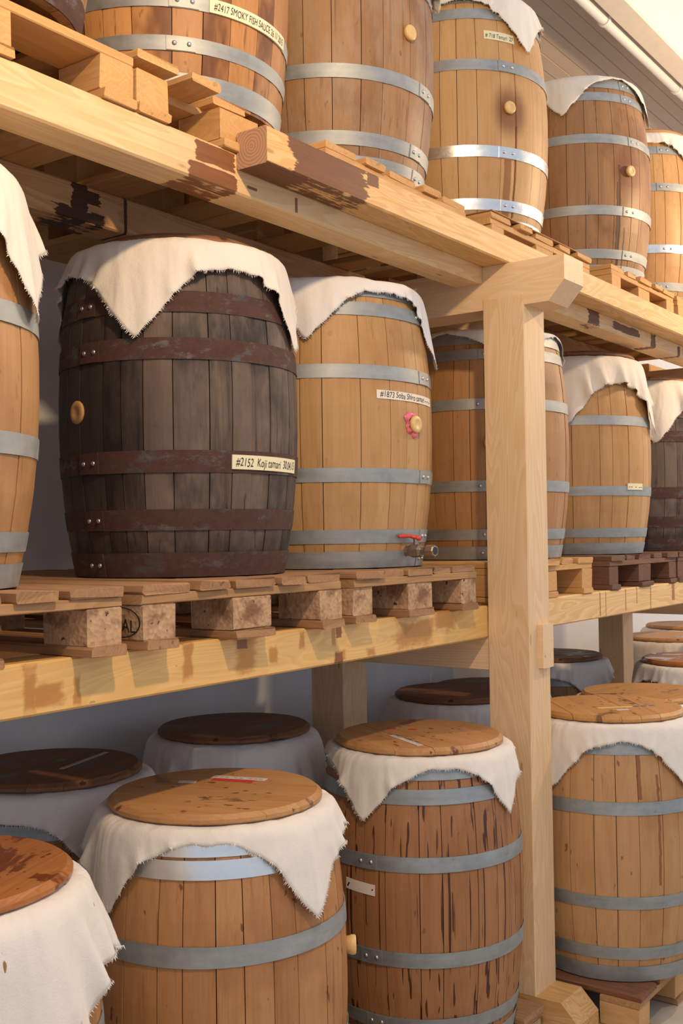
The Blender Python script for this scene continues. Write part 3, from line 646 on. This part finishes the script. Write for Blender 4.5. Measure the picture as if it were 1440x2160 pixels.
P_, PW = M['paper'], M['paper_w']
tape(B['T1'], 244.5, 293, .755*.0+.232, .034, '#2417 SMOKY FISH SAUCE 26 11 2015', P_, .0062, 0, 'yellow tape with handwriting', th=.55)
tape(B['M1'], 247.5, 293, .285, .036, '#2152  Koji tamari  30.04.15', P_, .0062, -.002, 'yellow tape with handwriting', th=.6)
tape(B['M2'], 243.5, 291, .518, .026, '#1873 Soba Shiro tamari --.--.--', PW, .0015, -.004, 'white tape with handwriting', th=.7)
tape(B['T3'], 226, 248, .735, .034, '# 718 Tamari  27', P_, .0015, -.004, 'small yellow tape with handwriting', th=.5)
tape(B['M4'], 245, 262, .30, .028, '-- - --', P_, .0060, 0, 'small yellow tape', th=.6)
tape(B['L1'], 158, 172, .57, .036, '--- --', P_, .0060, 0, 'taped label in shadow', th=.5)
tape(B['L2'], 168, 187, .485, .032, "1    '", PW, .0015, -.006, 'old pale tape', th=.4)
# writing on the top hoop of the pale barrel
v, f = text_mesh('99   O', .04); W = v[:, 0].max(); b = B['T3']
link_mesh('lettering', [on_barrel(b, math.radians(196+44*p[0]/W), .885+p[1]*.045, .0045) for p in v], f, M['ink'], b['t'])['label'] = 'black pen numbers on the top hoop'

# ------------------------------------------------------------------ lids
def lid(label, b, R, mat, rot, n_pl=6, dz=.0085, stickers=(), thick=.022, name='round_wooden_lid'):
    t = thing(name, label, 'lid', (b['x'], b['y'], b['z0']+b['H']+dz), 'round lids'); t.rotation_euler = (0, 0, math.radians(rot))
    ys = [-R]; rs = random.Random(int(R*1e4)+rot)
    ws = [rs.uniform(.8, 1.25) for _ in range(n_pl)]
    for w_ in ws: ys.append(ys[-1]+w_/sum(ws)*2*R)
    for y0, y1 in zip(ys[:-1], ys[1:]):
        y0 += .0006; y1 -= .0006; n = 9; lv = [(R-.004, 0), (R, .004), (R, thick*.55), (R-.012, thick)]; vs = []
        up = rs.uniform(-.0006, .0006)
        for (r, z) in lv:
            yy = [min(max(y0+(y1-y0)*k/n, -r+1e-4), r-1e-4) for k in range(n+1)]
            yy = [(y0+(y1-y0)*k/n) if abs(y0+(y1-y0)*k/n) < r else math.copysign(r-1e-4*(k+1)/n, y0+(y1-y0)*k/n) for k in range(n+1)]
            ring = [(math.sqrt(max(r*r-y*y, 1e-8)), y, z+up) for y in yy] + [(-math.sqrt(max(r*r-y*y, 1e-8)), y, z+up) for y in reversed(yy)]
            vs += ring
        q = 2*(n+1); fs = [tuple(reversed(range(q))), tuple(range(3*q, 4*q))]
        fs += [(l*q+k, l*q+(k+1) % q, (l+1)*q+(k+1) % q, (l+1)*q+k) for l in range(3) for k in range(q)]
        link_mesh('plank', vs, fs, mat, t)
    for (nm, sx, sy, a_, w_, h_, mt, txt) in stickers:
        m = MB(); m.box((-w_/2, -h_/2, thick-.0003), (w_/2, h_/2, thick+.0012), .0003); s_ = m.build(nm, mt, t); s_.location = (sx, sy, 0); s_.rotation_euler = (0, 0, math.radians(a_))
        if txt:
            v, f = text_mesh(txt, h_, 0); W = v[:, 0].max()
            link_mesh('lettering', [(p[0]/W*w_*.9-w_*.45, -h_*.3+p[1]*h_*.75, thick+.0018) for p in v], f, M['ink'], s_)
    return t
# in lid frames below, rot turns local x; stickers are laid in the lid's own frame
def stk(b, px_ang, r, ang, w_, h_, mt, txt=None, rot=0, name='sticker'):
    a = math.radians(px_ang-rot); return (name, r*math.cos(a), r*math.sin(a), ang-rot, w_, h_, M[mt], txt)
va = lambda b: math.degrees(math.atan2(-b['y'], -b['x'])) % 360         # direction from barrel towards the camera
LR = .267
lid('wet reddish lid at the bottom left corner', B['L0'], LR, M['lid_d'], 20)
def at(ox, oy, ang, w_, h_, mt, txt=None, rot=0, name='sticker'):
    a = math.radians(-rot); return (name, ox*math.cos(a)-oy*math.sin(a), ox*math.sin(a)+oy*math.cos(a), ang-rot, w_, h_, M[mt], txt)
rot = -72
lid('orange oak lid with red and white printed label, bottom centre', B['L1'], LR, M['lid_a'], rot, stickers=[
    at(.126, .033, -72, .15, .026, 'stk_white', '--- -- ---', rot), at(.098, .030, -72, .115, .022, 'stk_red', None, rot), at(.022, .12, -60, .045, .020, 'stk_white', '- --', rot)])
rot = -118
lid('orange oak lid with two red marks and a strip of paper, beside the post', B['L2'], LR, M['lid_a'], rot, stickers=[
    at(.009, .111, -60, .030, .020, 'stk_red', None, rot), at(.033, .046, -60, .028, .018, 'stk_red', None, rot), at(-.135, -.035, -119.5+180, .19, .020, 'stk_white', '-- - ---  -- -', rot)])
rot = 40
lid('golden oak lid with blue print and yellow tape, right of the post', B['L3'], LR, M['lid_c'], rot, 7, stickers=[
    at(-.048, -.043, -45, .133, .018, 'stk_yellow', None, rot), at(.012, -.098, -45, .020, .014, 'stk_blue', None, rot), at(.033, -.119, -45, .020, .014, 'stk_blue', None, rot), at(.054, -.140, -45, .020, .014, 'stk_blue', None, rot), at(-.085, -.085, -45, .046, .022, 'stk_white', None, rot)])
lid('golden lid with a long dark stain, behind the blue-printed one', B['L4'], LR, M['lid_c'], -10)
lid('lid with black soaked board at the right edge of the bottom row', B['L5'], LR, M['lid_d'], -30)
rot = 17
lid('dark brown lid with green mark and pale print, lower left', B['B1'], LR, M['lid_b'], rot, stickers=[at(.064, .026, 17, .03, .022, 'stk_green', None, rot), at(.098, -.039, 17.4, .25, .016, 'stk_white', '- -- --- -- ---- -- --', rot)])
lid('dark stained lid behind the large orange barrel', B['B2'], LR, M['lid_b'], -25)
lid('dark lid partly hidden by the front post', B['B3'], LR, M['lid_b'], -30)
lid('dark lid left of the far back post', B['B4'], LR, M['lid_b'], -20)
lid('shadowed lid low behind the front post', B['B5'], LR, M['lid_b'], -20)
rot = -22; L = B['B6']
lid('golden lid with black number at the right edge', L, LR, M['lid_c'], rot, stickers=[stk(L, 225, .15, -22, .10, .05, 'stk_white', '102', rot)])
lid('furthest pale lid at the right edge', B['B7'], LR, M['lid_c'], -20)
lid('dark lid edge showing over the blackened barrel', B['M1'], .235, M['lid_b'], -20)
lid('dark lid edge over the broad cloth right of the post', B['M4'], .285, M['lid_b'], -20)
lid('brown lid edge over the cloth at the left edge of the middle shelf', B['M0'], .262, M['lid_a'], -20)
lid('lid edge over the cloth of the dark barrel at right edge', B['M5'], .262, M['lid_a'], -20)
lid('wooden lid on the pale barrel with the haloed bung', B['T3'], .29, M['lid_a'], -20)
lid('wooden lid at the right edge of the top shelf', B['T5'], .275, M['lid_a'], -20)

# ------------------------------------------------------------------ cloths: a small drape solver, all cloths at once
CL = [  # key, label, half side, corner angle (deg), shift x, shift y, material, pinned radius
 ('M0', 'cream cloth with pointed corner on the barrel at the left edge of the middle shelf', .42, 303, 0, 0, 'cloth', .255),
 ('M1', 'large cream frayed cloth draped over the blackened barrel', .362, 205, 0, 0, 'cloth', .25),
 ('M2', 'thin white cloth over the light barrel with the valve', .365, 297, .03, 0, 'cloth_w', .24),
 ('M3', 'crumpled white cloth over the barrel behind the front post', .335, 229, 0, 0, 'cloth_w', .24),
 ('M4', 'broad white cloth under a dark lid, right of the post', .43, 194, 0, 0, 'cloth', .28),
 ('M5', 'white cloth corner on the dark barrel at right edge', .42, 213, 0, 0, 'cloth', .255),
 ('T3', 'cream cloth hanging to the right on the pale barrel with haloed bung', .365, 256, 0, 0, 'cloth', .28),
 ('T4', 'cream cloth with hanging point on the barrel with the black run', .345, 197, 0, .02, 'cloth', .25),
 ('T5', 'white cloth tip under the lid at the right edge of the top shelf', .36, 172, 0, 0, 'cloth', .26),
 ('T2', 'cloth on the brown scuffed barrel, only its tip showing at top', .42, 300, 0, 0, 'cloth', .25),
 ('L0', 'cloth splashed with brown sauce in the bottom left corner', .435, 268, 0, 0, 'cloth_s', .258),
 ('L1', 'cream cloth with two long corners on the large orange barrel', .372, None, 0, 0, 'cloth', .258),
 ('L2', 'cream cloth with two pointed corners on the barrel streaked with drips', .320, 180, 0, 0, 'cloth', .258),
 ('L3', 'wide cream cloth on the tan barrel right of the post', .347, 164, 0, 0, 'cloth', .258),
 ('L4', 'cloth under the lid with the long dark stain', .35, 160, 0, 0, 'cloth', .258),
 ('L5', 'off-white cloth at the right edge of the bottom row', .36, 200, 0, 0, 'cloth', .258),
 ('B1', 'shaded cloth with long corner below the dark lid with green mark', .355, 257, 0, 0, 'cloth_w', .258),
 ('B2', 'shaded cloth falling straight behind the large orange barrel', .43, 222, 0, 0, 'cloth_w', .258),
 ('B3', 'shaded cloth flared left, behind the front post', .42, 150, 0, 0, 'cloth_w', .258),
 ('B4', 'bluish shaded cloth corner left of the far back post', .365, 248, 0, 0, 'cloth_w', .258),
 ('B5', 'shaded cloth low behind the front post', .38, 200, 0, 0, 'cloth_w', .258),
 ('B6', 'cream cloth below the numbered lid', .40, 160, 0, 0, 'cloth', .258),
 ('B7', 'furthest cloth at the right edge', .40, 190, 0, 0, 'cloth', .258),
]
NG = 41
def drape():
    K = len(CL); P = np.zeros((K, NG, NG, 3)); pin = np.zeros((K, NG, NG), bool); ax = np.zeros((K, 4)); rest = np.zeros(K)
    g = np.linspace(-1, 1, NG); U, V = np.meshgrid(g, g, indexing='ij')
    for i, (key, lab, a, ca, sx, sy, mt, pr_) in enumerate(CL):
        b = B[key]
        if key == 'L1':                               # pushed back on its barrel: corners spread to both sides
            vd = math.radians(va(b)); th = vd-.09; sx, sy = -.05*math.cos(vd), -.05*math.sin(vd)
        else: th = math.radians(ca)-PI/4
        x = (U*math.cos(th)-V*math.sin(th))*a+sx; y = (U*math.sin(th)+V*math.cos(th))*a+sy
        rho = np.hypot(x, y); P[i, :, :, 0] = x; P[i, :, :, 1] = y
        P[i, :, :, 2] = b['H']+.005 - np.clip(rho-b['Re'], 0, None)*.25 + rng.normal(0, .0015, x.shape) + .010*np.sin(9*np.arctan2(y, x)+i*1.7)*np.clip(rho-.28, 0, .1)*10
        pin[i] = rho < b['Re']-.004; ax[i] = (b['R'], b['Re'], b['H'], 0); rest[i] = 2*a/(NG-1)
    P0 = P.copy(); W = np.where(pin, 0., 1.)[..., None]; Q = P.copy(); h = rest[:, None, None, None]
    Ls = {}
    def edges(di, dj, sl):
        A = (slice(None), slice(sl[0], NG-abs(di), sl[1]), slice(sl[2], NG-dj if dj >= 0 else NG, sl[3]))
        return A
    groups = []
    def addg(di, dj, stiff, par, step):
        ii = np.arange(0, NG-di); jj = np.arange(max(0, -dj), NG-max(0, dj))
        if par == 'i': sel = [(ii[(ii//step) % 2 == p], jj) for p in (0, 1)]
        else: sel = [(ii, jj[(jj//step) % 2 == p]) for p in (0, 1)]
        for I, J in sel: groups.append((np.ix_(range(K), I, J), np.ix_(range(K), I+di, J+dj), math.hypot(di, dj), stiff))
    addg(1, 0, 1.0, 'i', 1); addg(0, 1, 1.0, 'j', 1); addg(1, 1, .55, 'i', 1); addg(1, -1, .55, 'i', 1); addg(2, 0, .06, 'i', 2); addg(0, 2, .06, 'j', 2)
    R, Re, H = (ax[:, q][:, None, None] for q in range(3))
    dt = .02
    for step in range(84):
        vel = (P-Q)*.965; Q = P.copy(); P = P+(vel+np.array([0, 0, -9.8])*dt*dt)*W
        for it in range(7):
            for A, Bq, ln, st in groups:
                a_, b_ = P[A], P[Bq]; wa, wb = W[A], W[Bq]
                d = b_-a_; L = np.sqrt((d*d).sum(-1, keepdims=True))+1e-9; L0 = h*ln
                c = st*(L-L0)/L/(wa+wb+1e-9)*d
                P[A] = a_+c*wa; P[Bq] = b_-c*wb
            rho = np.hypot(P[..., 0], P[..., 1])+1e-9; zc = np.clip(P[..., 2]/H, 0, 1)
            rr = Re+(R-Re)*(1-np.abs(2*zc-1)**2.1)+.011+.004*(zc > .9)
            inside = (rho < rr) & (P[..., 2] < H+.005) & ~pin
            up = inside & ((H+.005-P[..., 2]) < (rr-rho)); out = inside & ~up
            P[..., 2] = np.where(up, H+.005, P[..., 2]); s = np.where(out, rr/rho, 1.0)
            P[..., 0] *= s; P[..., 1] *= s
            Q = np.where(inside[..., None], Q+(P-Q)*.5, Q)
    return P
DR = drape()
fq = [(i*NG+j, (i+1)*NG+j, (i+1)*NG+j+1, i*NG+j+1) for i in range(NG-1) for j in range(NG-1)]
edge_idx = [(i, 0, 0, -1) for i in range(NG)] + [(i, NG-1, 0, 1) for i in range(NG)] + [(0, j, -1, 0) for j in range(NG)] + [(NG-1, j, 1, 0) for j in range(NG)]
for i, (key, lab, a, ca, sx, sy, mt, pr_) in enumerate(CL):
    P = DR[i].copy(); b = B[key]
    # gathered folds deepen towards the hem
    rho = np.hypot(P[..., 0], P[..., 1])+1e-6; phi = np.arctan2(P[..., 1], P[..., 0]); hang = np.clip(b['H']-P[..., 2], 0, .4)
    wv = np.sin(9*phi+i*2.1)+.6*np.sin(17*phi+i*.7+1)+.35*np.sin(29*phi+i)
    s_ = 1+np.clip(wv+.9, 0, 3)*hang*.035/rho; P[..., 0] *= s_; P[..., 1] *= s_
    for (r, c, di, dj) in edge_idx:
        n = P[min(max(r-di, 0), NG-1), min(max(c-dj, 0), NG-1)]; P[r, c] += (P[r, c]-n)*random.uniform(-.25, .2)
    o = link_mesh('cotton_cloth', P.reshape(-1, 3), fq, M[mt], None, True, (b['x'], b['y'], b['z0']))
    tag(o, lab, 'cloth', 'cotton cloths over barrel tops')
    sm = o.modifiers.new('smooth', 'SUBSURF'); sm.levels = 1; sm.render_levels = 1
    so = o.modifiers.new('thickness', 'SOLIDIFY'); so.thickness = .0012; so.offset = 0
    # frayed threads along the torn edges
    vs = []; fs = []
    for (r, c, di, dj) in edge_idx:
        p = P[r, c]; n = P[min(max(r-di, 0), NG-1), min(max(c-dj, 0), NG-1)]; d = p-n; d /= np.linalg.norm(d)+1e-9
        t2 = P[min(r+abs(dj), NG-1), min(c+abs(di), NG-1)]-p
        for s_ in (0, .2, .4, .6, .8):
            q = p+t2*s_; e = q+d*random.uniform(.002, .008)+rng.normal(0, .0015, 3); k = len(vs); w_ = t2*.09
            vs += [q-w_-d*.004, q+w_-d*.004, e]; fs.append((k, k+1, k+2))
    fr = link_mesh('fringe', vs, fs, M[mt], o); fr['kind'] = 'stuff'

# printed mark on the side of one pallet block: letters inside an oval
blk = min([c for c in pA.children if c.name.startswith('block')], key=lambda c: min(p.co.x+p.co.y for p in c.data.vertices))
bx_ = min(p.co.x for p in blk.data.vertices)-.0006; by_ = min(p.co.y for p in blk.data.vertices)
v, f = text_mesh('EPAL', .05, 0); W = v[:, 0].max()
o = link_mesh('lettering', [(bx_, by_+.102-p[0]/W*.078, .040+p[1]*.040) for p in v], f, M['ink'], blk)
n = 32; vs = []
for k in range(n+1):
    aa = 2*PI*k/n
    for rr in (.93, 1.0): vs.append((bx_, by_+.068+.060*rr*math.cos(aa), .060+.034*rr*math.sin(aa)))
link_mesh('printed_ring', vs, [(k*2, k*2+1, k*2+3, k*2+2) for k in range(n)], M['ink'], blk)
